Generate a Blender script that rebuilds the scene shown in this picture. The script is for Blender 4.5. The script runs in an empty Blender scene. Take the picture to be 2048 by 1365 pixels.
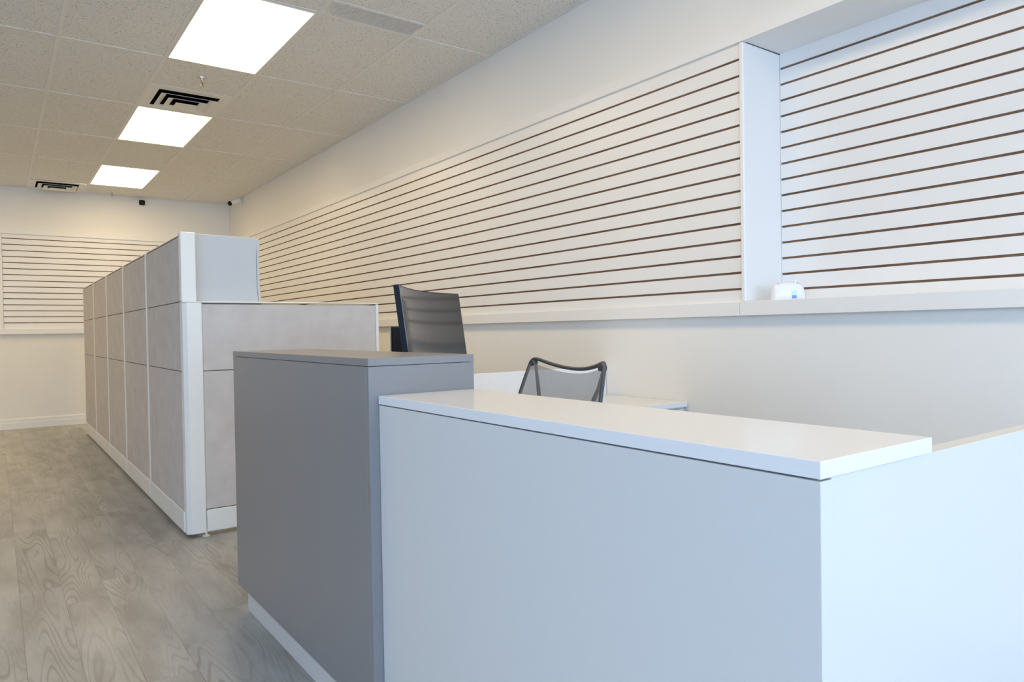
import bpy, bmesh, math, random
from mathutils import Vector, Matrix
random.seed(7)
scene = bpy.context.scene
COL = scene.collection
PI = math.pi

# ------------------------------------------------------------------ camera, sky, exposure
CAM_H = 1.1346
YAW, PITCH, ROLL, FPX = 0.6271, -0.0155, -0.0163, 1427.34
def make_camera():
    cy, sy, cp, sp = math.cos(YAW), math.sin(YAW), math.cos(PITCH), math.sin(PITCH)
    F = Vector((sy*cp, cy*cp, sp)); R = Vector((cy, -sy, 0)); U = R.cross(F)
    cr, sr = math.cos(ROLL), math.sin(ROLL)
    R2 = cr*R + sr*U; U2 = -sr*R + cr*U
    cam = bpy.data.cameras.new('camera'); o = bpy.data.objects.new('camera', cam)
    cam.sensor_width = 36; cam.sensor_fit = 'HORIZONTAL'; cam.lens = 36*FPX/2048
    cam.clip_start = 0.02; cam.clip_end = 200
    m = Matrix.Identity(4)
    for i, v in enumerate((R2, U2, -F)):
        for k in range(3): m[k][i] = v[k]
    m.translation = (0, 0, CAM_H)
    o.matrix_world = m
    COL.objects.link(o); scene.camera = o
make_camera()

SKY_COLOUR, SKY_STRENGTH = (0.51, 0.70, 1.0), 8.4
LAMP_COLOUR, LAMP_STRENGTH = (1.0, 0.765, 0.44), 9.9
w = bpy.data.worlds.new('overcast_sky'); scene.world = w; w.use_nodes = True
bg = w.node_tree.nodes['Background']
bg.inputs['Color'].default_value = (*SKY_COLOUR, 1); bg.inputs['Strength'].default_value = SKY_STRENGTH
# portal that only guides sampling of the sky through the unseen windows
def portal(name, w_, h_, loc, rot):
    pl = bpy.data.lights.new(name, 'AREA'); pl.shape = 'RECTANGLE'; pl.size = w_; pl.size_y = h_
    pl.cycles.is_portal = True
    po = bpy.data.objects.new(name, pl); COL.objects.link(po)
    po.location = loc; po.rotation_euler = rot
portal('unseen_front_portal', 6.4, 2.7, (-0.45, -4.78, 1.4), (PI/2, 0, 0))
portal('added_side_portal', 3.2, 2.0, (-4.28, -1.15, 1.75), (PI/2, 0, -PI/2))
vs = scene.view_settings
vs.view_transform = 'Standard'; vs.look = 'None'; vs.gamma = 1; vs.exposure = 0.0
vs.use_curve_mapping = False
cy_ = scene.cycles
cy_.use_denoising = True
try: cy_.denoiser = 'OPENIMAGEDENOISE'
except Exception: pass
cy_.max_bounces = 10; cy_.diffuse_bounces = 6; cy_.glossy_bounces = 4; cy_.sample_clamp_indirect = 6
cy_.caustics_reflective = False; cy_.caustics_refractive = False

# ------------------------------------------------------------------ materials
def mat(name, colour, rough=0.5, spec=0.5, metal=0.0):
    m = bpy.data.materials.new(name); m.use_nodes = True
    b = m.node_tree.nodes['Principled BSDF']
    b.inputs['Base Color'].default_value = (*colour, 1); b.inputs['Roughness'].default_value = rough
    b.inputs['Specular IOR Level'].default_value = spec; b.inputs['Metallic'].default_value = metal
    return m
def nodes(m):
    nt = m.node_tree
    return nt, nt.nodes, nt.links, nt.nodes['Principled BSDF']
def noise_tint(m, c1, c2, scale, detail=4, coord='Object', stretch=(1, 1, 1), bump=0.0, bscale=None, lo=0.35, hi=0.65):
    nt, N, L, b = nodes(m)
    tc = N.new('ShaderNodeTexCoord'); mp = N.new('ShaderNodeMapping'); mp.inputs['Scale'].default_value = stretch
    L.new(tc.outputs[coord], mp.inputs['Vector'])
    n = N.new('ShaderNodeTexNoise'); n.inputs['Scale'].default_value = scale; n.inputs['Detail'].default_value = detail
    L.new(mp.outputs[0], n.inputs['Vector'])
    r = N.new('ShaderNodeValToRGB')
    r.color_ramp.elements[0].position = lo; r.color_ramp.elements[1].position = hi
    r.color_ramp.elements[0].color = (*c1, 1); r.color_ramp.elements[1].color = (*c2, 1)
    L.new(n.outputs['Fac'], r.inputs['Fac']); L.new(r.outputs['Color'], b.inputs['Base Color'])
    if bump:
        n2 = N.new('ShaderNodeTexNoise'); n2.inputs['Scale'].default_value = bscale or scale; n2.inputs['Detail'].default_value = 3
        L.new(mp.outputs[0], n2.inputs['Vector'])
        bp = N.new('ShaderNodeBump'); bp.inputs['Strength'].default_value = bump; bp.inputs['Distance'].default_value = 0.002
        L.new(n2.outputs['Fac'], bp.inputs['Height']); L.new(bp.outputs[0], b.inputs['Normal'])
    return m
M = {}
M['wall'] = noise_tint(mat('wall_paint', (.83, .82, .785), .6, .3), (.82, .81, .775), (.845, .835, .80), 1.3, 2, bump=.12, bscale=160)
M['trim'] = mat('white_trim_paint', (.84, .835, .82), .4, .4)
M['slat'] = mat('white_melamine', (.84, .835, .82), .34, .45)
M['mdf'] = noise_tint(mat('brown_fibreboard', (.17, .10, .06), .8, .2), (.19, .11, .065), (.27, .165, .10), 30, 4, stretch=(1, .1, 1))
M['tee'] = mat('ceiling_tee_enamel', (.82, .82, .80), .45, .3)
M['white_metal'] = mat('cream_white_enamel', (.86, .86, .83), .4, .4)
M['white_lam'] = mat('white_laminate', (.665, .66, .64), .30, .45)
M['white_top'] = mat('lightened_white_laminate', (.79, .79, .79), .17, .5)  # slightly whiter board, lightened further to stand in for light on the tops
M['grey_lam'] = mat('grey_laminate', (.235, .232, .236), .30, .5)
M['bin'] = mat('pale_grey_enamel', (.56, .585, .60), .45, .4)
M['black'] = mat('black_plastic', (.010, .010, .011), .55, .25)
M['navy'] = mat('dark_navy_plastic', (.010, .015, .022), .6, .2)
M['screen'] = mat('glossy_dark_screen', (.028, .028, .029), .11, .6)
M['silver'] = mat('silver_plastic', (.45, .45, .45), .35, .4)
M['chrome'] = mat('chrome', (.75, .72, .68), .2, .5, 1.0)
M['red_bulb'] = mat('red_glass_bulb', (.25, .03, .03), .2, .5)
M['void'] = mat('dark_duct', (.01, .01, .01), .9, .1)
M['chair_frame'] = mat('charcoal_plastic', (.075, .08, .088), .38, .4)
M['seat_fabric'] = mat('charcoal_fabric', (.05, .052, .056), .9, .2)
M['glide'] = mat('pale_nylon', (.7, .7, .7), .4, .4)
M['blue_print'] = mat('blue_print', (.20, .30, .62), .4, .4)
M['teal_print'] = mat('pale_teal_print', (.55, .80, .84), .4, .4)
M['pack'] = mat('white_film', (.84, .86, .88), .25, .5)
M['paper'] = mat('paper', (.72, .74, .77), .5, .3)
M['asphalt'] = mat('pale_concrete', (.6, .6, .59), .9, .2)
M['caulk'] = mat('grey_mesh_core', (.78, .78, .76), .5, .3)

# fabric with a fine weave
def fabric(name, c1, c2):
    m = noise_tint(mat(name, c1, .95, .1), c1, c2, 9, 6, stretch=(1, 1, 1), lo=.3, hi=.7)
    nt, N, L, b = nodes(m)
    tc = N.new('ShaderNodeTexCoord')
    wv = N.new('ShaderNodeTexNoise'); wv.inputs['Scale'].default_value = 420; wv.inputs['Detail'].default_value = 1
    L.new(tc.outputs['Object'], wv.inputs['Vector'])
    bp = N.new('ShaderNodeBump'); bp.inputs['Strength'].default_value = .35; bp.inputs['Distance'].default_value = .001
    L.new(wv.outputs['Fac'], bp.inputs['Height']); L.new(bp.outputs[0], b.inputs['Normal'])
    return m
M['seam'] = mat('brown_seam_and_shade', (.16, .13, .095), .9, .1)
M['fabric'] = fabric('beige_grey_fabric', (.59, .555, .53), (.66, .625, .60))

# fissured mineral tile
def tile_material():
    m = mat('fissured_mineral_tile', (.66, .65, .62), .9, .1)
    nt, N, L, b = nodes(m)
    tc = N.new('ShaderNodeTexCoord'); oi = N.new('ShaderNodeObjectInfo')
    ad = N.new('ShaderNodeVectorMath'); ad.operation = 'ADD'
    sc = N.new('ShaderNodeVectorMath'); sc.operation = 'SCALE'; sc.inputs['Scale'].default_value = 37
    cb = N.new('ShaderNodeCombineXYZ')
    for k in range(3): L.new(oi.outputs['Random'], cb.inputs[k])
    L.new(cb.outputs[0], sc.inputs[0]); L.new(tc.outputs['Object'], ad.inputs[0]); L.new(sc.outputs[0], ad.inputs[1])
    n1 = N.new('ShaderNodeTexNoise'); n1.inputs['Scale'].default_value = 95; n1.inputs['Detail'].default_value = 3; n1.inputs['Distortion'].default_value = .8
    L.new(ad.outputs[0], n1.inputs['Vector'])
    r = N.new('ShaderNodeValToRGB'); e = r.color_ramp.elements
    e[0].position = .34; e[0].color = (.50, .49, .46, 1); e[1].position = .42; e[1].color = (.84, .835, .81, 1)
    L.new(n1.outputs['Fac'], r.inputs['Fac']); L.new(r.outputs['Color'], b.inputs['Base Color'])
    bp = N.new('ShaderNodeBump'); bp.inputs['Strength'].default_value = .5; bp.inputs['Distance'].default_value = .003
    L.new(r.outputs['Color'], bp.inputs['Height']); L.new(bp.outputs[0], b.inputs['Normal'])
    return m
M['tile'] = tile_material()

# grey oak plank
def plank_material():
    m = mat('grey_oak_vinyl', (.4, .39, .36), .42, .35)
    nt, N, L, b = nodes(m)
    tc = N.new('ShaderNodeTexCoord'); oi = N.new('ShaderNodeObjectInfo')
    cb = N.new('ShaderNodeCombineXYZ')
    mul = N.new('ShaderNodeMath'); mul.operation = 'MULTIPLY'; mul.inputs[1].default_value = 61
    L.new(oi.outputs['Random'], mul.inputs[0])
    for k in range(3): L.new(mul.outputs[0], cb.inputs[k])
    ad = N.new('ShaderNodeVectorMath'); ad.operation = 'ADD'
    L.new(tc.outputs['Object'], ad.inputs[0]); L.new(cb.outputs[0], ad.inputs[1])
    def mapped(scale):
        mp = N.new('ShaderNodeMapping'); mp.inputs['Scale'].default_value = scale
        L.new(ad.outputs[0], mp.inputs['Vector']); return mp.outputs[0]
    # cathedral rings: bands of a stretched noise field
    n = N.new('ShaderNodeTexNoise'); n.inputs['Scale'].default_value = 1; n.inputs['Detail'].default_value = 1.2; n.inputs['Roughness'].default_value = .4
    L.new(mapped((8, .85, 1)), n.inputs['Vector'])
    k1 = N.new('ShaderNodeMath'); k1.operation = 'MULTIPLY'; k1.inputs[1].default_value = 105
    L.new(n.outputs['Fac'], k1.inputs[0])
    sn = N.new('ShaderNodeMath'); sn.operation = 'SINE'; L.new(k1.outputs[0], sn.inputs[0])
    ring = N.new('ShaderNodeMapRange'); ring.inputs['From Min'].default_value = .35; ring.inputs['From Max'].default_value = 1
    L.new(sn.outputs[0], ring.inputs['Value'])
    # mask so rings fade in patches
    n2 = N.new('ShaderNodeTexNoise'); n2.inputs['Scale'].default_value = 1; n2.inputs['Detail'].default_value = 2
    L.new(mapped((6, 1.1, 1)), n2.inputs['Vector'])
    mk = N.new('ShaderNodeMapRange'); mk.inputs['From Min'].default_value = .4; mk.inputs['From Max'].default_value = .62
    L.new(n2.outputs['Fac'], mk.inputs['Value'])
    rm = N.new('ShaderNodeMath'); rm.operation = 'MULTIPLY'; L.new(ring.outputs[0], rm.inputs[0]); L.new(mk.outputs[0], rm.inputs[1])
    # broad tone
    n3 = N.new('ShaderNodeTexNoise'); n3.inputs['Scale'].default_value = 1; n3.inputs['Detail'].default_value = 5
    L.new(mapped((9, 2.2, 1)), n3.inputs['Vector'])
    base = N.new('ShaderNodeValToRGB'); e = base.color_ramp.elements
    e[0].position = .3; e[0].color = (.33, .32, .295, 1); e[1].position = .6; e[1].color = (.47, .465, .445, 1)
    L.new(n3.outputs['Fac'], base.inputs['Fac'])
    # fine pores
    n4 = N.new('ShaderNodeTexNoise'); n4.inputs['Scale'].default_value = 1; n4.inputs['Detail'].default_value = 2
    L.new(mapped((260, 14, 1)), n4.inputs['Vector'])
    pr = N.new('ShaderNodeMapRange'); pr.inputs['From Min'].default_value = .3; pr.inputs['From Max'].default_value = .7
    pr.inputs['To Min'].default_value = .93; pr.inputs['To Max'].default_value = 1.05
    L.new(n4.outputs['Fac'], pr.inputs['Value'])
    mx = N.new('ShaderNodeMix'); mx.data_type = 'RGBA'; mx.blend_type = 'MIX'
    sc = N.new('ShaderNodeMath'); sc.operation = 'MULTIPLY'; sc.inputs[1].default_value = .58; L.new(rm.outputs[0], sc.inputs[0])
    L.new(sc.outputs[0], mx.inputs['Factor']); L.new(base.outputs['Color'], mx.inputs[6]); mx.inputs[7].default_value = (.24, .22, .19, 1)
    # plank-to-plank tone
    pt = N.new('ShaderNodeMapRange'); pt.inputs['To Min'].default_value = .9; pt.inputs['To Max'].default_value = 1.07
    L.new(oi.outputs['Random'], pt.inputs['Value'])
    mm = N.new('ShaderNodeMath'); mm.operation = 'MULTIPLY'; L.new(pr.outputs[0], mm.inputs[0]); L.new(pt.outputs[0], mm.inputs[1])
    vm = N.new('ShaderNodeVectorMath'); vm.operation = 'SCALE'; L.new(mx.outputs[2], vm.inputs[0]); L.new(mm.outputs[0], vm.inputs['Scale'])
    L.new(vm.outputs[0], b.inputs['Base Color'])
    bp = N.new('ShaderNodeBump'); bp.inputs['Strength'].default_value = .15; bp.inputs['Distance'].default_value = .001
    L.new(n4.outputs['Fac'], bp.inputs['Height']); L.new(bp.outputs[0], b.inputs['Normal'])
    return m
M['plank'] = plank_material()
M['subfloor'] = mat('pale_joint_subfloor', (.40, .39, .365), .8, .2)

def lamp_material():
    m = bpy.data.materials.new('lit_lamp_lens'); m.use_nodes = True
    nt = m.node_tree; nt.nodes.clear()
    em = nt.nodes.new('ShaderNodeEmission'); em.inputs['Color'].default_value = (*LAMP_COLOUR, 1); em.inputs['Strength'].default_value = LAMP_STRENGTH
    out = nt.nodes.new('ShaderNodeOutputMaterial'); nt.links.new(em.outputs[0], out.inputs['Surface'])
    return m
M['lamp'] = lamp_material()

def clear_mix(name, colour, rough, alpha_lo, alpha_hi, scale=None):
    m = mat(name, colour, rough, .4)
    nt, N, L, b = nodes(m)
    out = [n for n in N if n.type == 'OUTPUT_MATERIAL'][0]
    tr = N.new('ShaderNodeBsdfTransparent'); mx = N.new('ShaderNodeMixShader')
    L.new(tr.outputs[0], mx.inputs[1]); L.new(b.outputs[0], mx.inputs[2]); L.new(mx.outputs[0], out.inputs['Surface'])
    if scale:
        tc = N.new('ShaderNodeTexCoord'); wv = N.new('ShaderNodeTexWave'); wv.bands_direction = 'Z'; wv.inputs['Scale'].default_value = scale
        L.new(tc.outputs['Object'], wv.inputs['Vector'])
        mr = N.new('ShaderNodeMapRange'); mr.inputs['To Min'].default_value = alpha_lo; mr.inputs['To Max'].default_value = alpha_hi
        L.new(wv.outputs['Fac'], mr.inputs['Value']); L.new(mr.outputs[0], mx.inputs['Fac'])
    else: mx.inputs['Fac'].default_value = alpha_hi
    return m
M['mesh'] = clear_mix('grey_chair_mesh', (.27, .29, .32), .6, .48, .86, 170)
M['glass'] = clear_mix('window_glass', (.9, .95, 1), .03, .04, .04)

# ------------------------------------------------------------------ geometry helpers
def bm_box(bm, x0, x1, y0, y1, z0, z1, bev=0, seg=1):
    r = bmesh.ops.create_cube(bm, size=1)
    vs_ = r['verts']
    for v in vs_:
        v.co = Vector(((x0+x1)/2 + v.co.x*(x1-x0), (y0+y1)/2 + v.co.y*(y1-y0), (z0+z1)/2 + v.co.z*(z1-z0)))
    if bev:
        es = list({e for v in vs_ for e in v.link_edges})
        bmesh.ops.bevel(bm, geom=es, offset=bev, segments=seg, profile=.5, affect='EDGES')
def bm_tube(bm, pts, rad, n=10, cap=True):
    pts = [Vector(p) for p in pts]; rads = rad if isinstance(rad, (list, tuple)) else [rad]*len(pts)
    rings = []; prev = None
    for i, p in enumerate(pts):
        t = (pts[min(i+1, len(pts)-1)] - pts[max(i-1, 0)]).normalized()
        if prev is None:
            a = Vector((0, 0, 1)) if abs(t.z) < .9 else Vector((1, 0, 0)); u = t.cross(a).normalized()
        else:
            u = (prev - t*prev.dot(t)).normalized()
        prev = u; v = t.cross(u)
        rings.append([bm.verts.new(p + rads[i]*(math.cos(2*PI*k/n)*u + math.sin(2*PI*k/n)*v)) for k in range(n)])
    for a, b in zip(rings, rings[1:]):
        for k in range(n): bm.faces.new((a[k], a[(k+1) % n], b[(k+1) % n], b[k]))
    if cap:
        bm.faces.new(rings[0][::-1]); bm.faces.new(rings[-1])
def bm_prism(bm, poly, axis, a0, a1):
    """extrude a polygon; axis 'y': poly in (x,z); 'x': poly in (y,z); 'z': poly in (x,y)"""
    def P(p, a):
        return {'y': (p[0], a, p[1]), 'x': (a, p[0], p[1]), 'z': (p[0], p[1], a)}[axis]
    A = [bm.verts.new(P(p, a0)) for p in poly]; B = [bm.verts.new(P(p, a1)) for p in poly]
    n = len(poly)
    bm.faces.new(A); bm.faces.new(B[::-1])
    for i in range(n): bm.faces.new((A[i], B[i], B[(i+1) % n], A[(i+1) % n]))
    bmesh.ops.recalc_face_normals(bm, faces=bm.faces)
def bm_disc(bm, c, r, h, n=24, r2=None):
    bm_tube(bm, [c, (c[0], c[1], c[2]+h)], [r, r if r2 is None else r2], n)
def props(o, label=None, cat=None, group=None, kind=None):
    for k, v in (('label', label), ('category', cat), ('group', group), ('kind', kind)):
        if v: o[k] = v
    return o
def obj(name, bm, m, parent=None, smooth=False, origin=None):
    """bm is in world coordinates; the object's origin goes to its base centre"""
    bmesh.ops.recalc_face_normals(bm, faces=bm.faces)
    xs = [v.co for v in bm.verts]
    if origin is None:
        lo = [min(c[k] for c in xs) for k in range(3)]; hi = [max(c[k] for c in xs) for k in range(3)]
        origin = Vector(((lo[0]+hi[0])/2, (lo[1]+hi[1])/2, lo[2]))
    origin = Vector(origin)
    bmesh.ops.translate(bm, verts=bm.verts, vec=-origin)
    me = bpy.data.meshes.new(name); bm.to_mesh(me); bm.free()
    for mm in (m if isinstance(m, (list, tuple)) else [m]): me.materials.append(mm)
    if smooth:
        for p in me.polygons: p.use_smooth = True
        try: me.set_sharp_from_angle(angle=math.radians(38))
        except Exception: pass
    o = bpy.data.objects.new(name, me); COL.objects.link(o)
    if parent is not None:
        o.parent = parent; o.location = origin - world_loc(parent)
    else: o.location = origin
    return o
def world_loc(o):
    l = Vector(o.location); p = o.parent
    while p is not None: l += Vector(p.location); p = p.parent
    return l
def B(name, m, parent, *box, bev=0.0015, seg=1):
    bm = bmesh.new(); bm_box(bm, *box, bev=bev, seg=seg); return obj(name, bm, m, parent)
def empty(name, loc, label, cat, group=None):
    o = bpy.data.objects.new(name, None); o.empty_display_size = .1; o.location = loc; COL.objects.link(o)
    return props(o, label, cat, group)
def copy_tree(o, parent=None, delta=None):
    c = o.copy(); COL.objects.link(c); c.parent = parent
    if parent is None and delta is not None: c.location = Vector(o.location) + Vector(delta)
    for ch in o.children: copy_tree(ch, c)
    return c
def struct(name, bm, m): return props(obj(name, bm, m), kind='structure')

# ------------------------------------------------------------------ setting
XW, YF, XL, Y0, ZC = 2.799, 10.835, -4.12, -4.6, 3.018
RB = 3.07            # back of the recess
RY = 2.005           # recess side
bm = bmesh.new(); bm_box(bm, XL-.1, XW+.4, Y0-.1, YF+.1, -.12, -.006); floor = struct('floor', bm, M['subfloor'])
# planks
PW, PLEN, X_OFF = .157, 1.22, .064
proto = {}
rng = random.Random(11)
known = {0: 3.166, 1: 4.104, 2: 4.351, 3: 4.581, 4: 4.85, 5: 3.56}
for c in range(-8, 18):
    x0 = X_OFF + c*PW; x1 = min(x0+PW, XW)
    if x1 - x0 < .03: continue
    s = known.get(c, rng.random()*PLEN) % PLEN
    y = -.55 - PLEN + s
    while y < YF:
        a, b_ = max(y, -.55), min(y+PLEN, YF)
        if b_ - a > .02:
            key = (round(x1-x0, 3), round(b_-a, 3))
            if key not in proto:
                bm = bmesh.new()
                bm_box(bm, x0+.00015, x1-.00015, a+.00015, b_-.00015, -.006, 0)
                top = [e for e in bm.edges if all(v.co.z > -.001 for v in e.verts)]
                bmesh.ops.bevel(bm, geom=top, offset=.0006, segments=1, affect='EDGES')
                o = obj('plank', bm, M['plank'], floor); proto[key] = o
            else:
                o = proto[key].copy(); COL.objects.link(o)
                o.location = Vector(((x0+x1)/2, (a+b_)/2, -.006)) - world_loc(floor)
        y += PLEN

bm = bmesh.new()     # long wall with the display recess
bm_box(bm, XW, XW+.4, Y0, YF+.1, -.006, 1.2)
bm_box(bm, XW, XW+.4, Y0, YF+.1, 2.46, 3.25)
bm_box(bm, XW, XW+.4, RY+.02, YF+.1, 1.2, 2.46)
bm_box(bm, RB+.02, XW+.4, Y0, RY+.02, 1.2, 2.46)
bm_box(bm, XW, RB+.02, Y0, -.45, 1.2, 2.46)
struct('wall_right', bm, M['wall'])
bm = bmesh.new(); bm_box(bm, XL-.1, XW, YF, YF+.1, -.006, 3.25); struct('wall_back', bm, M['wall'])
LY0, LY1, LZ0, LZ1 = -2.75, .45, .80, 2.70  # unseen side glazing, added to light the left-facing surfaces
bm = bmesh.new()
bm_box(bm, XL-.1, XL, Y0, LY0, -.006, 3.25); bm_box(bm, XL-.1, XL, LY1, YF, -.006, 3.25)
bm_box(bm, XL-.1, XL, LY0, LY1, -.006, LZ0); bm_box(bm, XL-.1, XL, LY0, LY1, LZ1, 3.25)
struct('wall_left', bm, M['wall'])
for k in range(2):
    a = LY0 + (LY1-LY0)*k/2; b_ = LY0 + (LY1-LY0)*(k+1)/2
    bm = bmesh.new()
    for q in ((a, a+.04, LZ0, LZ1), (b_-.04, b_, LZ0, LZ1), (a+.04, b_-.04, LZ0, LZ0+.05), (a+.04, b_-.04, LZ1-.05, LZ1)):
        bm_box(bm, XL-.08, XL-.03, q[0], q[1], q[2], q[3])
    wn = struct('window_%d' % (k+5), bm, M['silver'])
    B('pane', M['glass'], wn, XL-.058, XL-.052, a+.04, b_-.04, LZ0+.05, LZ1-.05, bev=0)
# unseen shop front behind the camera, windows added for the daylight
WX0, WX1, WZ0, WZ1 = -3.6, 2.70, .12, 2.70
bm = bmesh.new()
bm_box(bm, XL-.1, WX0, Y0-.15, Y0, -.006, 3.25); bm_box(bm, WX1, XW+.4, Y0-.15, Y0, -.006, 3.25)
bm_box(bm, WX0, WX1, Y0-.15, Y0, -.006, WZ0); bm_box(bm, WX0, WX1, Y0-.15, Y0, WZ1, 3.25)
struct('wall_front', bm, M['wall'])
nwin = 4
for k in range(nwin):
    a = WX0 + (WX1-WX0)*k/nwin; b_ = WX0 + (WX1-WX0)*(k+1)/nwin
    bm = bmesh.new()
    for q in ((a, a+.04, WZ0, WZ1), (b_-.04, b_, WZ0, WZ1), (a+.04, b_-.04, WZ0, WZ0+.05), (a+.04, b_-.04, WZ1-.05, WZ1)):
        bm_box(bm, q[0], q[1], Y0-.1, Y0-.04, q[2], q[3])
    wn = struct('window_%d' % (k+1), bm, M['silver'])
    B('pane', M['glass'], wn, a+.04, b_-.04, Y0-.074, Y0-.068, WZ0+.05, WZ1-.05, bev=0)
bm = bmesh.new(); bm_box(bm, -16, 14, -18, Y0-.15, -.3, -.12); bm_box(bm, -16, XL-.1, Y0-.15, 14, -.3, -.12); struct('unseen_pavement', bm, M['asphalt'])  # unseen ground outside, kept pale to bounce daylight up to the ceiling

# baseboards: stepped profile
def board_profile(d): return [(0, 0), (-.014*d, 0), (-.014*d, .078), (-.011*d, .083), (-.011*d, .118), (-.004*d, .132), (0, .132)]
bm = bmesh.new(); bm_prism(bm, [(YF+a, b_) for a, b_ in board_profile(1)], 'x', XL, XW); struct('baseboard_back', bm, M['trim'])
bm = bmesh.new(); bm_prism(bm, [(XW+a, b_) for a, b_ in board_profile(1)], 'y', Y0, YF-.016); struct('baseboard_right', bm, M['trim'])

# trims framing the slatwall (upper band, lower ledge, recess lining)
SF = 2.780           # slat face
tn = [0]
def trim(m, *box, bev=.002):
    tn[0] += 1
    bm = bmesh.new(); bm_box(bm, *box, bev=bev); return struct('trim_%d' % tn[0], bm, m)
YE = 10.62
trim(M['trim'], SF-.014, XW, RY+.001, YE, 2.426, 2.484)              # band above long slatwall
tn[0] += 1; bm = bmesh.new()
bm_prism(bm, [(SF-.014, 2.426), (RB+.02, 2.426), (RB+.02, 2.458), (XW, 2.458), (XW, 2.484), (SF-.014, 2.484)], 'y', -.45, RY-.0005)
struct('trim_%d' % tn[0], bm, M['trim'])                               # fascia and head of the recess
trim(M['trim'], SF-.024, XW, RY+.026, YE, 1.182, 1.247)              # ledge under long slatwall
trim(M['trim'], SF-.024, RB+.02, -.45, RY+.024, 1.182, 1.247)        # recess sill
trim(M['trim'], SF-.012, RB+.02, RY, RY+.024, 1.247, 2.425, bev=.005)# recess side lining
trim(M['trim'], SF-.014, XW, YE, YE+.06, 1.182, 2.484)               # far end stile
trim(M['trim'], .035, 2.62, YF-.033, YF, 2.428, 2.486)               # back wall
trim(M['trim'], .035, 2.62, YF-.043, YF, 1.180, 1.245)
trim(M['trim'], .035, .095, YF-.033, YF, 1.2455, 2.4275)
trim(M['trim'], 2.56, 2.62, YF-.033, YF, 1.2455, 2.4275)

# slatwall boards: brown core, sixteen white slats
PITCHZ, G1, GW = .0749, 2.354, .0106
def slatwall(axis, a0, a1, face, label, first=G1, ztop=2.426, zbot=1.247):
    if axis == 'y': loc = (face+.008, (a0+a1)/2, zbot)
    else: loc = ((a0+a1)/2, face+.008, zbot)
    t = empty('slatwall_panel', loc, label, 'slatwall', 'slatwall boards')
    def bx(f0, f1, z0, z1): return (f0, f1, a0+.0006, a1-.0006, z0, z1) if axis == 'y' else (a0+.0006, a1-.0006, f0, f1, z0, z1)
    B('core', M['mdf'], t, *bx(face+.009, face+.018, zbot, ztop), bev=0)
    edges = [ztop] + [first - k*PITCHZ for k in range(15)] + [zbot]
    pr = None
    for k in range(16):
        hi = edges[k] - (GW/2 if k else 0); lo = edges[k+1] + (GW/2 if k < 15 else 0)
        if 0 < k < 15 and pr is not None:
            o = pr.copy(); COL.objects.link(o); o.location = Vector(pr.location) + Vector((0, 0, -(k-1)*PITCHZ)); continue
        o = B('slat', M['slat'], t, *bx(face, face+.0088, lo, hi), bev=.0007)
        if k == 1: pr = o
    return t
slatwall('y', RY+.026, 4.446, SF, 'white slatwall board with brown grooves, beside the white recess')
slatwall('y', 4.446, YE-.001, SF, 'long white slatwall with brown grooves running back behind the dark monitor')
slatwall('y', -.449, RY-.001, RB-.02, 'bluish white slatwall set back inside the recess above the sill')
slatwall('x', .096, 2.559, YF-.019, 'warm lit slatwall on the end wall behind the fabric partitions', first=2.372-.0, ztop=2.4275, zbot=1.2455)

# ------------------------------------------------------------------ suspended ceiling
bm = bmesh.new(); bm_box(bm, XL-.1, XW, Y0, YF, ZC+.16, ZC+.25); ceiling = struct('ceiling', bm, M['tile'])
TX, TY, XA, YR = .61, 1.22, .365, 4.072
cols = [XA + TX*k for k in range(-8, 5)]              # -4.5 .. 2.805
cols = [max(c, XL) for c in cols if c > XL-.5]; cols[-1] = XW
rows = [YR + TY*k for k in range(-8, 6)]
rows = [max(Y0, rows[0])] + rows[1:] if rows[0] < Y0 else [Y0] + rows
rows = rows + [YF]
HW = .012
tile_proto = {}
def tile(x0, x1, y0, y1):
    key = (round(x1-x0, 3), round(y1-y0, 3))
    loc = Vector(((x0+x1)/2, (y0+y1)/2, ZC+.003))
    if key in tile_proto:
        o = tile_proto[key].copy(); COL.objects.link(o); o.location = loc - world_loc(ceiling); return
    bm = bmesh.new(); bm_box(bm, x0+.004, x1-.004, y0+.004, y1-.004, ZC+.003, ZC+.018, bev=.001)
    tile_proto[key] = obj('ceiling_tile', bm, M['tile'], ceiling)
def tee(name, *b): B(name, M['tee'], ceiling, *b, bev=.0008)
lights = {}
light_cells = set()
for yk in (-4, -2, 0, 2, 4): light_cells.add((round(XA+TX, 3), round(YR+TY*yk, 3)))  # nearest ones are unseen, added to light the counter and near wall
for yk in (2, 4): light_cells.add((round(XA+TX-4*TX, 3), round(YR+TY*yk, 3)))  # out of view, added for the warm glow on the end wall
for i in range(len(cols)-1):
    for j in range(len(rows)-1):
        x0, x1, y0, y1 = cols[i], cols[i+1], rows[j], rows[j+1]
        if x1-x0 < .05 or y1-y0 < .05: continue
        key = (round(x0, 3), round(y0, 3))
        if key in light_cells and y1-y0 > 1: lights[key] = (x0, x1, y0, y1); continue
        if abs(x0-.975) < .01 and abs(y0-5.292) < .01:      # half tile with sprinkler, half diffuser
            tile(x0, x1, y0, 5.902); tee('cross_tee', x0+HW, x1-HW, 5.902-HW, 5.902+HW, ZC-.0005, ZC+.0028); continue
        if abs(x0-.365) < .01 and y0 > 10: continue          # diffuser by the end wall
        if abs(x0-1.585) < .01 and abs(y1-4.072) < .01:      # strip grille
            tile(x0, x1, y0, 3.875); tee('cross_tee', x0+HW, x1-HW, 3.875-HW, 3.875+HW, ZC-.0005, ZC+.0028); continue
        tile(x0, x1, y0, y1)
for x in cols[1:-1]: tee('main_tee', x-HW, x+HW, Y0, YF, ZC-.001, ZC+.003)
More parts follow.
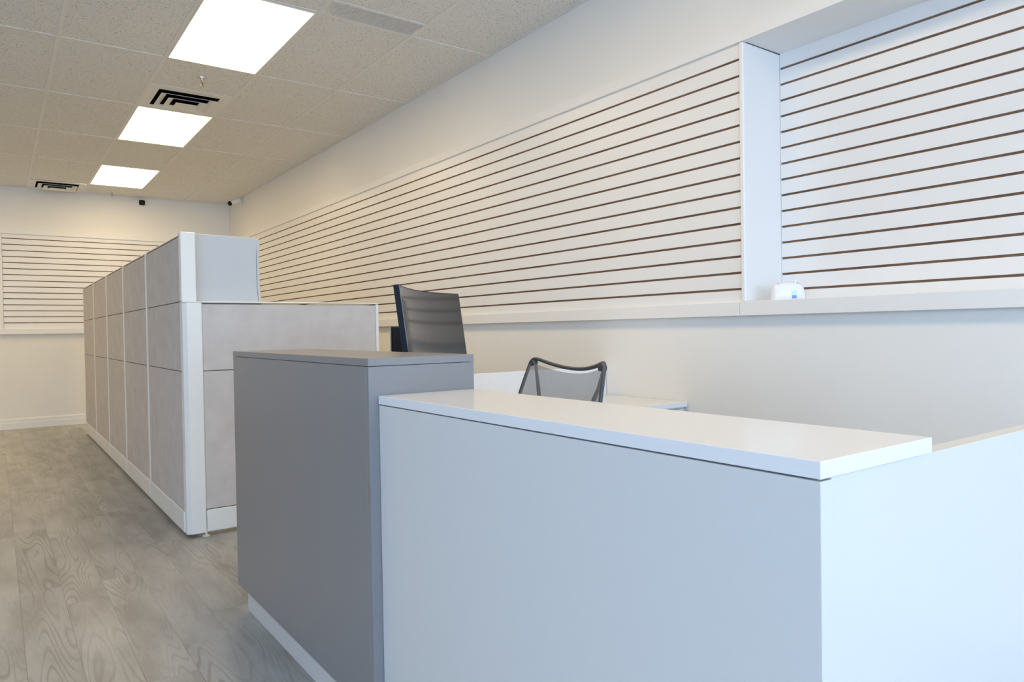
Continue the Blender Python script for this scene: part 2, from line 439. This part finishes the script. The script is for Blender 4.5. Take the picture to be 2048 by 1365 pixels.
for i in range(len(cols)-1):
    for y in rows[1:-1]:
        a = cols[i] + (HW if i else 0); b_ = cols[i+1] - (HW if i < len(cols)-2 else 0)
        if b_-a > .03: tee('cross_tee', a, b_, y-HW, y+HW, ZC-.0005, ZC+.003)
tee('wall_angle', XW-.02, XW, Y0, YF, ZC-.0012, ZC+.003)
tee('wall_angle', XL, XW-.02, YF-.02, YF, ZC-.0012, ZC+.003)

# ceiling lights
def ceiling_light(x0, x1, y0, y1, label):
    t = empty('ceiling_light', ((x0+x1)/2, (y0+y1)/2, ZC), label, 'ceiling light', 'lit ceiling panels')
    x0 += HW; x1 -= HW; y0 += HW; y1 -= HW
    bm = bmesh.new(); f = .008
    for q in ((x0, x1, y0, y0+f), (x0, x1, y1-f, y1), (x0, x0+f, y0+f, y1-f), (x1-f, x1, y0+f, y1-f)): bm_box(bm, *q, ZC-.003, ZC+.03)
    obj('frame', bm, M['white_metal'], t)
    bm = bmesh.new()
    vs_ = [bm.verts.new(p) for p in ((x0+f, y0+f, ZC+.001), (x0+f, y1-f, ZC+.001), (x1-f, y1-f, ZC+.001), (x1-f, y0+f, ZC+.001))]
    bm.faces.new(vs_)
    o = obj('lens', bm, M['lamp'], t)
    o['label'] = 'glowing warm white lens'
    # the face must look down
    if o.data.polygons[0].normal.z > 0: o.data.flip_normals()
    return t
LBL = {4.072: 'largest lit ceiling panel, beside the perforated vent strip', 6.512: 'lit ceiling panel directly beyond the first air diffuser, middle of three',
       8.952: 'smallest lit ceiling panel, closest to the end wall'}
for (kx, ky), c in sorted(lights.items()):
    if abs(kx-.975) < .01: lab = LBL.get(ky) or ('unseen lit ceiling panel added overhead the return desk, above the picture' if ky > 1 else 'unseen lit ceiling panel added overhead the low white counter, above the picture')
    else: lab = 'unseen lit ceiling panel added over the open floor, %s' % ('nearest the end wall' if ky > 8 else 'one back from the end wall')
    ceiling_light(*c, lab)

# square cone air diffusers
def ring_frustum(bm, cx, cy, a, za, b, zb, th=.0015):
    o1 = [bm.verts.new((cx+sx*a, cy+sy*a, za)) for sx, sy in ((-1, -1), (1, -1), (1, 1), (-1, 1))]
    o2 = [bm.verts.new((cx+sx*b, cy+sy*b, zb)) for sx, sy in ((-1, -1), (1, -1), (1, 1), (-1, 1))]
    i1 = [bm.verts.new((cx+sx*(a-th), cy+sy*(a-th), za+th*2)) for sx, sy in ((-1, -1), (1, -1), (1, 1), (-1, 1))]
    i2 = [bm.verts.new((cx+sx*(b-th), cy+sy*(b-th), zb+th*2)) for sx, sy in ((-1, -1), (1, -1), (1, 1), (-1, 1))]
    for k in range(4):
        n = (k+1) % 4
        bm.faces.new((o1[k], o1[n], o2[n], o2[k])); bm.faces.new((i1[k], i2[k], i2[n], i1[n]))
        bm.faces.new((o1[k], i1[k], i1[n], o1[n])); bm.faces.new((o2[k], o2[n], i2[n], i2[k]))
def diffuser(cx, cy, h, label):
    t = empty('air_diffuser', (cx, cy, ZC), label, 'air vent', 'square ceiling air diffusers')
    a, hole = h-HW, .222
    bm = bmesh.new()
    for q in ((-a, a, -a, -hole), (-a, a, hole, a), (-a, -hole, -hole, hole), (hole, a, -hole, hole)):
        bm_box(bm, cx+q[0], cx+q[1], cy+q[2], cy+q[3], ZC-.0015, ZC+.003)
    obj('frame', bm, M['white_metal'], t)
    bm = bmesh.new(); z1 = ZC+.11
    for q in ((-hole-.002, -hole, -hole, hole), (hole, hole+.002, -hole, hole), (-hole, hole, -hole-.002, -hole), (-hole, hole, hole, hole+.002)):
        bm_box(bm, cx+q[0], cx+q[1], cy+q[2], cy+q[3], ZC+.003, z1)
    bm_box(bm, cx-hole, cx+hole, cy-hole, cy+hole, z1, z1+.003)
    obj('throat', bm, M['void'], t)
    for a_, za, b_, zb in ((.205, ZC-.024, .158, ZC-.008), (.146, ZC-.036, .098, ZC-.018), (.080, ZC-.044, .002, ZC-.040)):
        bm = bmesh.new(); ring_frustum(bm, cx, cy, a_, za, b_, zb); obj('cone', bm, M['white_metal'], t)
    bm = bmesh.new(); bm_disc(bm, (cx, cy, ZC-.030), .02, .14, 10); obj('stem', bm, M['void'], t)
diffuser(1.28, 6.207, .305, 'square white air diffuser with dark slots between two lit panels')
diffuser(.67, 10.515, .305, 'distant square air diffuser touching the end wall')

# strip grille
t = empty('vent_grille', (1.89, 3.974, ZC), 'grey perforated vent strip in the ceiling beside the largest light', 'vent grille')
gx0, gx1, gy0, gy1 = 1.585+HW, 2.195-HW, 3.875+HW, 4.072-HW
bm = bmesh.new(); nx, ny = 46, 14
for k in range(nx+1):
    x = gx0 + (gx1-gx0)*k/nx; bm_box(bm, x-.0019, x+.0019, gy0, gy1, ZC, ZC+.010)
for k in range(ny+1):
    y = gy0 + (gy1-gy0)*k/ny; bm_box(bm, gx0, gx1, y-.0019, y+.0019, ZC+.0003, ZC+.0097)
props(obj('egg_crate_core', bm, M['caulk'], t), kind='stuff')
B('duct', M['void'], t, gx0, gx1, gy0, gy1, ZC+.05, ZC+.055, bev=0)

# sprinklers
def sprinkler(x, y, label):
    t = empty('fire_sprinkler', (x, y, ZC), label, 'sprinkler', 'ceiling sprinklers')
    z = ZC+.003
    bm = bmesh.new(); bm_tube(bm, [(x, y, z), (x, y, z-.004), (x, y, z-.010)], [.040, .039, .018], 24); obj('escutcheon', bm, M['chrome'], t, True)
    bm = bmesh.new(); bm_tube(bm, [(x, y, z-.010), (x, y, z-.018), (x, y, z-.026)], [.013, .015, .010], 14); obj('body', bm, M['chrome'], t, True)
    bm = bmesh.new()
    for s in (-1, 1): bm_tube(bm, [(x+s*.010, y, z-.024), (x+s*.013, y, z-.038), (x+s*.004, y, z-.058)], .0028, 8)
    obj('yoke', bm, M['chrome'], t, True)
    bm = bmesh.new(); bm_tube(bm, [(x, y, z-.026), (x, y, z-.056)], .0032, 8); obj('bulb', bm, M['red_bulb'], t, True)
    bm = bmesh.new(); bm_tube(bm, [(x, y, z-.058), (x, y, z-.061)], [.016, .017], 20); obj('deflector', bm, M['chrome'], t)
sprinkler(1.277, 5.592, 'small chrome sprinkler head between the largest light and the air diffuser')
sprinkler(1.28, 10.587, 'distant sprinkler head near the end wall beyond the last light')

# cameras
t = empty('security_camera', (1.661, YF, 2.92), 'small black camera mounted on the end wall under the ceiling', 'security camera', 'security cameras')
B('base', M['white_metal'], t, 1.661-.040, 1.661+.040, YF-.012, YF, 2.905, 2.985, bev=.004)
B('housing', M['black'], t, 1.661-.036, 1.661+.036, YF-.055, YF-.012, 2.914, 2.980, bev=.014, seg=3)
t = empty('security_camera', (XW, 10.12, 2.93), 'white bullet camera with black lens high in the far corner', 'security camera', 'security cameras')
bm = bmesh.new(); bm_tube(bm, [(XW, 10.20, 2.962), (XW-.02, 10.20, 2.962)], [.042, .038], 20); obj('base', bm, M['white_metal'], t, True)
bm = bmesh.new(); bm_tube(bm, [(XW-.02, 10.20, 2.962), (XW-.05, 10.17, 2.962), (XW-.075, 10.14, 2.952)], .012, 10); obj('arm', bm, M['white_metal'], t, True)
p0, p1 = Vector((XW-.045, 10.10, 2.972)), Vector((XW-.165, 10.085, 2.918)); dv = (p1-p0).normalized()
bm = bmesh.new(); bm_tube(bm, [p0, p1], .030, 20); obj('housing', bm, M['white_metal'], t, True)
bm = bmesh.new(); bm_tube(bm, [p1, p1+dv*.030], [.031, .028], 20); obj('lens', bm, M['black'], t, True)

# ------------------------------------------------------------------ fabric partitions
PX, PTH = .842, .075
T1, T2, BT, PT, PB = 1.322, .931, .142, 1.702, .022
seams = [4.325, 5.405, 6.475, 7.53, 8.585, 9.64]
ORD = ['first fabric partition panel along the aisle, next to the white corner post', 'second fabric partition panel from the white corner post along the aisle',
       'third fabric partition panel from the white corner post, middle of five', 'fourth fabric partition panel from the white corner post along the aisle',
       'last and farthest fabric partition panel along the aisle']
def glide(t, x, y):
    bm = bmesh.new(); bm_tube(bm, [(x, y, 0), (x, y, .004), (x, y, .009), (x, y, PB+.02)], [.022, .022, .006, .006], 18); obj('glide', bm, M['glide'], t, True)
for k in range(5):
    y0, y1 = seams[k], seams[k+1]
    t = empty('partition_panel', (PX+PTH/2, (y0+y1)/2, 0), ORD[k], 'partition', 'fabric panels along the aisle')
    st = .022 if k else .004
    B('core', M['seam'], t, PX+.006, PX+PTH-.006, y0+.02, y1-.02, BT, PT-.012, bev=0)
    a, b_ = y0+st, y1-.022
    for z0, z1 in ((BT+.001, T2-.002), (T2+.002, T1-.002), (T1+.002, PT-.017)):  # gap at the top bares brown core as the cap's shadow line
        B('fabric_tile', M['fabric'], t, PX+.001, PX+.014, a, b_, z0, z1, bev=.003)
        B('fabric_tile', M['fabric'], t, PX+PTH-.014, PX+PTH-.001, a, b_, z0, z1, bev=.003)
    if k: B('stile', M['white_metal'], t, PX-.002, PX+PTH+.002, y0, y0+.021, PB+.001, PT-.008, bev=.003)
    B('stile', M['white_metal'], t, PX-.002, PX+PTH+.002, y1-.021, y1, PB+.001, PT-.008, bev=.003)
    B('base_rail', M['white_metal'], t, PX-.003, PX+PTH+.003, a, b_, PB, BT, bev=.004)
    B('top_cap', M['white_metal'], t, PX+.006, PX+PTH, y0+.0005, y1-.0005, PT-.008, PT, bev=.003)
    for y in (y0+.05, y1-.05): glide(t, PX+PTH/2, y)
# corner post: taller upper column on a wider lower one
t = empty('corner_post', (.89, 4.29, 0), 'white corner post where the two partition runs meet', 'post')
bm = bmesh.new(); bm_prism(bm, [(.846, 4.329), (.846, 4.285), (.866, 4.262), (.941, 4.262), (.946, 4.268), (.946, 4.329)], 'z', PB, T1-.006); obj('lower_post', bm, M['white_metal'], t)
B('post_cap', M['white_metal'], t, .845, .947, 4.261, 4.3245, T1-.0055, T1+.0, bev=.002)
B('upper_post', M['white_metal'], t, .843, .921, 4.276, 4.3245, T1+.0005, PT+.008, bev=.004)
glide(t, .944, 4.272)
# front panel
t = empty('partition_panel', (1.49, 4.30, 0), 'low fabric partition panel facing the counters, right of the white post', 'partition')
FX0, FX1, FY = .950, 2.026, 4.268
B('core', M['seam'], t, FX0, FX1-.02, FY+.014, FY+.055, BT, T1-.012, bev=0)
for z0, z1 in ((BT+.008, T2-.002), (T2+.002, T1-.014)):
    B('fabric_tile', M['fabric'], t, FX0-.0028, FX1-.0215, FY+.002, FY+.015, z0, z1, bev=.003)
    B('fabric_tile', M['fabric'], t, FX0+.003, FX1-.024, FY+.054, FY+.068, z0, z1, bev=.003)
B('stile', M['white_metal'], t, FX1-.020, FX1, FY, FY+.07, PB+.001, T1-.007, bev=.003)
B('base_rail', M['white_metal'], t, FX0-.001, FX1-.021, FY-.002, FY+.072, PB, BT+.004, bev=.004)
B('top_cap', M['white_metal'], t, FX0-.002, FX1+.001, FY-.004, FY+.074, T1-.006, T1+.002, bev=.003)
glide(t, 1.97, 4.30)

# overhead storage bin behind the post
t = empty('overhead_bin', (1.10, 4.95, 1.33), 'pale blue grey overhead storage bin beside the white post', 'storage bin')
BX0, BX1, BY0, BY1, BZ0, BZ1 = .928, 1.300, 4.345, 5.40, 1.31, 1.712
prof = [(BX0, BZ0), (BX1-.016, BZ0), (BX1-.024, BZ0+.10), (BX1-.026, BZ1-.12), (BX1-.020, BZ1-.02), (BX1-.03, BZ1-.004), (BX0, BZ1)]
for y in (BY0, BY1-.02):
    bm = bmesh.new(); bm_prism(bm, prof, 'y', y, y+.02); bmesh.ops.bevel(bm, geom=list(bm.edges), offset=.002, segments=1, affect='EDGES'); obj('end_panel', bm, M['bin'], t)
door = [(BX1-.014, BZ0), (BX1, BZ0), (BX1-.008, BZ0+.10), (BX1-.010, BZ1-.12), (BX1-.004, BZ1-.02), (BX1-.012, BZ1-.006), (BX1-.022, BZ1-.02), (BX1-.024, BZ1-.12), (BX1-.022, BZ0+.10)]
bm = bmesh.new(); bm_prism(bm, door, 'y', BY0+.001, BY1-.001); obj('door', bm, M['bin'], t)
B('top_panel', M['bin'], t, BX0, BX1-.032, BY0+.02, BY1-.02, BZ1-.02, BZ1-.002)
B('bottom_shelf', M['bin'], t, BX0, BX1-.03, BY0+.02, BY1-.02, BZ0, BZ0+.02)
B('back_panel', M['bin'], t, BX0-.006, BX0, BY0, BY1, BZ0, BZ1-.004)

# ------------------------------------------------------------------ reception counters
TXL, TXR, TY0, TY1, TZ = .782, 1.108, 1.716, 3.012, 1.067
t = empty('reception_tower', ((TXL+TXR)/2, (TY0+TY1)/2, 0), 'tall dark grey counter block with a grey top and pale kick', 'counter')
B('top', M['grey_lam'], t, TXL, TXR, TY0, TY1, TZ-.021, TZ, bev=.001)
B('side_panel', M['grey_lam'], t, TXL+.0005, TXL+.021, TY0+.021, TY1, .118, TZ-.0222, bev=.0008)
B('side_panel', M['grey_lam'], t, TXR-.021, TXR-.0005, TY0+.021, TY1, .118, TZ-.0222, bev=.0008)
B('front_panel', M['grey_lam'], t, TXL+.0005, TXR-.0005, TY0+.0005, TY0+.0205, .118, TZ-.0222, bev=.0008)
B('back_panel', M['grey_lam'], t, TXL+.0215, TXR-.0215, TY1-.02, TY1-.001, .118, TZ-.0222, bev=.0008)
B('bottom_panel', M['grey_lam'], t, TXL+.0215, TXR-.0215, TY0+.021, TY1-.021, .118, .138, bev=.0008)
B('kick_base', M['white_lam'], t, TXL+.038, TXR-.038, TY0+.03, TY1-.0, 0, .1178, bev=.001)

CX, CYN, CZ, CXR = .809, .482, .9685, 1.100
t = empty('reception_counter', (.96, 1.1, 0), 'low white counter in the foreground with a thick white top and end panel', 'counter')
B('top', M['white_top'], t, CX-.0005, CXR, CYN-.001, TY0-.0008, CZ-.0225, CZ, bev=.0012, seg=2)
B('front_panel', M['white_lam'], t, CX+.001, CX+.026, CYN, TY0-.001, .10, CZ-.0252, bev=.0012, seg=2)
B('end_panel', M['white_lam'], t, CX+.0265, 1.80, CYN+.0012, CYN+.029, .0, CZ-.0228, bev=.0009, seg=2)
B('kick_base', M['white_lam'], t, CX+.04, CX+.058, CYN+.03, TY0-.001, 0, .0995, bev=.001)
B('support_rail', M['white_lam'], t, CX+.03, CX+.05, CYN+.03, TY0-.001, .88, CZ-.023, bev=.001)
B('worktop', M['white_top'], t, CX+.0265, 1.21, CYN+.0295, TY0-.001, .715, .740, bev=.001)

# return desk against the long wall
DY0, DY1, DZ = 2.372, 2.955, .762
t = empty('return_desk', (1.95, 2.68, 0), 'white return desk with a raised back panel against the long wall', 'desk')
B('worktop', M['white_top'], t, TXR+.001, XW-.004, DY0, DY1-.0005, DZ-.025, DZ, bev=.0012)
B('back_panel', M['white_top'], t, TXR+.001, XW-.004, DY1, DY1+.025, 0, .921, bev=.0012)
p = B('pedestal', M['white_lam'], t, XW-.48, XW-.004, DY0+.024, DY1-.0005, 0.02, DZ-.0255, bev=.001)
for z0, z1 in ((.53, .727), (.30, .524), (.03, .294)):
    d = B('drawer', M['white_lam'], p, XW-.476, XW-.024, DY0+.004, DY0+.0238, z0, z1, bev=.0015)
    B('handle', M['silver'], d, XW-.30, XW-.18, DY0-.018, DY0+.004, (z0+z1)/2-.005, (z0+z1)/2+.005, bev=.002)
B('leg_panel', M['white_lam'], t, TXR+.001, TXR+.026, DY0+.02, DY1-.0005, 0, DZ-.0255, bev=.001)

# ------------------------------------------------------------------ curved monitor on the return desk
def monitor():
    ml = Vector((1.138, 2.31, 0)); ang = math.radians(48.3); W, H = .734, .36
    d = Vector((math.sin(ang), math.cos(ang), 0)); n = Vector((math.cos(ang), -math.sin(ang), 0))   # n faces the sitter
    c = ml + d*W/2; ztop = 1.299; tilt = math.radians(7.2); Rc = 1.71
    up = Vector((0, 0, 1))*math.cos(tilt) - n*math.sin(tilt); nn = n*math.cos(tilt) + Vector((0, 0, 1))*math.sin(tilt)
    top = Vector((c.x, c.y, ztop))
    N = 24
    def P(s, h, off):    # s in [-.5,.5] along width, h from top down, off behind the screen
        x = s*W; sag = Rc - math.sqrt(Rc*Rc - x*x)
        return top + d*x - up*h + nn*(sag - off)
    t = empty('curved_monitor', (c.x-n.x*.10, c.y-n.y*.10, DZ), 'dark curved monitor with a glossy screen behind the grey counter block', 'monitor')
    def slab(name, s0, s1, h0, h1, o0, o1, m):
        bm = bmesh.new(); rows_ = []
        for k in range(N+1):
            s = s0 + (s1-s0)*k/N
            rows_.append([bm.verts.new(P(s, h, o)) for h, o in ((h0, o0), (h0, o1), (h1, o1), (h1, o0))])
        for a, b_ in zip(rows_, rows_[1:]):
            for q in range(4): bm.faces.new((a[q], a[(q+1) % 4], b_[(q+1) % 4], b_[q]))
        bm.faces.new(rows_[0]); bm.faces.new(rows_[-1][::-1])
        return obj(name, bm, m, t)
    slab('housing', -.5, .5, 0, H, .004, .024, M['navy'])
    slab('screen', -.497, .497, .004, H-.014, .0005, .0038, M['screen'])
    slab('rear_cover', -.14, .14, .08, H-.03, .0245, .055, M['black'])
    bc = P(0, .2, .09); foot = Vector((bc.x, bc.y, DZ))
    bm = bmesh.new(); bm_tube(bm, [foot+Vector((0, 0, .012)), foot+Vector((0, 0, .30)), Vector(P(0, .12, .056))], [.022, .022, .03], 16); obj('stand_neck', bm, M['black'], t, True)
    bm = bmesh.new(); bm_disc(bm, (foot.x, foot.y, DZ+.0002), .085, .011, 32); obj('stand_base', bm, M['black'], t)
monitor()
# slim upright computer behind it
t = empty('desktop_computer', (1.425, 2.842, DZ), 'narrow upright black box partly hidden behind the dark monitor', 'computer')
bm = bmesh.new(); bm_box(bm, -.012, .060, -.08, .08, 0, .395, bev=.004)
bmesh.ops.rotate(bm, verts=bm.verts, cent=(0, 0, 0), matrix=Matrix.Rotation(math.radians(-29), 3, 'Z')); bmesh.ops.translate(bm, verts=bm.verts, vec=(1.425, 2.842, DZ+.0005))
obj('case', bm, M['black'], t)
bm = bmesh.new(); bm_box(bm, -.018, -.0125, -.08, .08, 0, .400, bev=.002)
bmesh.ops.rotate(bm, verts=bm.verts, cent=(0, 0, 0), matrix=Matrix.Rotation(math.radians(-29), 3, 'Z')); bmesh.ops.translate(bm, verts=bm.verts, vec=(1.425, 2.842, DZ+.0005))
obj('side_plate', bm, M['silver'], t)

# ------------------------------------------------------------------ mesh-back chair
def chair():
    TL, TR = Vector((1.64, 2.147, 0)), Vector((1.548, 1.643, 0))
    a = (TR-TL).normalized(); n = Vector((a.y, -a.x, 0)); n = n if n.x < 0 else -n
    c = (TL+TR)/2; zt = 1.030; Up = Vector((0, 0, 1))
    t = empty('office_chair', (c.x+n.x*.28, c.y+n.y*.28, 0), 'grey mesh back office chair tucked behind the white counter', 'chair')
    HB = .56
    def hw(h): return .250 + .045*math.sin(min(h/.30, 1)*PI/2) - .05*max(0, (h-.30)/.26)**2
    def fwd(h): return .30*h - .22*max(0, h-.25)
    def P(s, h, off=0):    # s in [-1,1]
        return c + a*(s*hw(h)) + n*(fwd(h) - .035*(1-s*s) - off) + Up*(zt - h - .036*(1-s*s)*max(0, 1-h/.25))
    bm = bmesh.new(); NS, NH = 24, 20; g = []
    for j in range(NH+1):
        h = .016 + (HB-.02)*j/NH
        g.append([bm.verts.new(P(-1+2*i/NS, h, .0)) for i in range(NS+1)])
    for j in range(NH):
        for i in range(NS): bm.faces.new((g[j][i], g[j][i+1], g[j+1][i+1], g[j+1][i]))
    obj('mesh_back', bm, M['mesh'], t, True)
    # frame loop: up one side, over the top, down the other
    pts = [P(-1, HB-.54*k/10, .006) for k in range(11)]
    pts += [P(-.985, .010, .006), P(-.95, .002, .006), P(-.90, -.001, .006)] + [P(-.85+1.7*k/16, -.002, .006) for k in range(17)]
    pts += [P(.90, -.001, .006), P(.95, .002, .006), P(.985, .010, .006)] + [P(1, .02+.54*k/10, .006) for k in range(11)]
    pts += [P(1-2*k/10, HB, .006) for k in range(1, 10)] + [P(-1, HB, .006)]
    bm = bmesh.new(); bm_tube(bm, pts, .0068, 10); obj('back_frame', bm, M['chair_frame'], t, True)
    for s in (-1, 1):
        bm = bmesh.new(); bm_tube(bm, [P(s*.93, .016, -.006), P(s*.93, .016, .016)], .0105, 14); obj('corner_knob', bm, M['chair_frame'], t, True)
        bm = bmesh.new(); bm_tube(bm, [P(s*.93, .016, .012), P(s*.78, .08, .016), P(s*.52, .20, .020), P(s*.15, .46, .035), P(s*.08, .58, .04)], [.0055, .007, .009, .011, .012], 10)
        obj('back_strut', bm, M['chair_frame'], t, True)
    sc = c + n*.265
    # seat pad
    bm = bmesh.new(); rows_ = 10; g = []
    for j in range(rows_+1):
        u = -1 + 2*j/rows_
        ring = []
        for i in range(rows_+1):
            v_ = -1 + 2*i/rows_
            k = (1 - (abs(u)**4)*.18); l = (1-(abs(v_)**4)*.12)
            ring.append((sc + a*(v_*.235*k) + n*(u*.195*l), 1-max(abs(u), abs(v_))**6))
        g.append(ring)
    T = [[bm.verts.new(p + Up*(.445+.035*q)) for p, q in r] for r in g]; L_ = [[bm.verts.new(p + Up*(.445-.03*q)) for p, q in r] for r in g]
    for j in range(rows_):
        for i in range(rows_):
            bm.faces.new((T[j][i], T[j][i+1], T[j+1][i+1], T[j+1][i])); bm.faces.new((L_[j][i], L_[j+1][i], L_[j+1][i+1], L_[j][i+1]))
    bmesh.ops.remove_doubles(bm, verts=bm.verts, dist=.0004)
    obj('seat', bm, M['seat_fabric'], t, True)
    bm = bmesh.new(); bm_tube(bm, [P(0, .585, .04), c+n*.14+Up*.40, sc+Up*.395], .016, 10); obj('spine', bm, M['chair_frame'], t, True)
    bm = bmesh.new(); bm_tube(bm, [sc+Up*.415, sc+Up*.36, sc+Up*.359, sc+Up*.11], [.06, .06, .025, .028], 16); obj('gas_lift', bm, M['chair_frame'], t, True)
    for k in range(5):
        w_ = 2*PI*k/5 + .3; e = sc + Vector((math.cos(w_), math.sin(w_), 0))*.27
        if e.x < 1.15: e = sc + (e-sc)*((sc.x-1.15)/(sc.x-e.x))
        bm = bmesh.new(); bm_tube(bm, [sc+Up*.115, (sc+e)/2+Up*.105, e+Up*.072], [.028, .02, .014], 10)
        leg = obj('base_leg', bm, M['chair_frame'], t, True)
        sd = Vector((-math.sin(w_), math.cos(w_), 0))
        bm = bmesh.new()
        for q in (-1, 1): bm_tube(bm, [e+Up*.027+sd*q*.006, e+Up*.027+sd*q*.022], .027, 14)
        obj('caster', bm, M['black'], leg, True)
chair()

# ------------------------------------------------------------------ small things
def pack():
    x, y, z = 2.865, 1.855, 1.247
    ang = -.62; W, D, H = .150, .07, .078
    t = empty('wipes_pack', (x, y, z), 'white film packet with blue print on the recess sill', 'packet')
    rot = Matrix.Rotation(ang, 4, 'Z'); tr = Matrix.Translation((x, y, z+.0005))
    def place(bm): bmesh.ops.transform(bm, matrix=tr @ rot, verts=bm.verts)
    bm = bmesh.new(); N = 12; rings = []
    for k, (h, sw, sd) in enumerate(((0, .97, .85), (.010, 1, 1), (.035, .96, .96), (.058, .90, .85), (.070, .82, .62), (.076, .62, .25))):
        ring = []
        for i in range(24):
            w_ = 2*PI*i/24; cx = math.copysign(abs(math.cos(w_))**.45, math.cos(w_)); cy = math.copysign(abs(math.sin(w_))**.6, math.sin(w_))
            ring.append(bm.verts.new((cx*W/2*sw, cy*D/2*sd, h + .004*math.sin(3*w_)*(k > 2))))
        rings.append(ring)
    for a, b_ in zip(rings, rings[1:]):
        for i in range(24): bm.faces.new((a[i], a[(i+1) % 24], b_[(i+1) % 24], b_[i]))
    bm.faces.new(rings[0][::-1]); bm.faces.new(rings[-1]); place(bm); obj('film_wrap', bm, M['pack'], t, True)
    def patch(name, m, x0, x1, h0, h1):
        bm = bmesh.new()
        bm_prism(bm, [(-D/2*1.03, h0), (-D/2*1.0, h1), (-D/2*.9, h1), (-D/2*.9, h0)], 'x', x0, x1); place(bm); return obj(name, bm, m, t)
    patch('blue_print', M['blue_print'], .006, .026, .006, .020)
    patch('teal_print', M['teal_print'], .004, .028, .023, .040)
    bm = bmesh.new(); bm_tube(bm, [(.03, -.004, .070), (.034, -.004, .084), (.040, -.004, .088), (.05, -.004, .078)], [.004, .004, .003, .002], 8); place(bm); obj('seal_tab', bm, M['pack'], t, True)
pack()
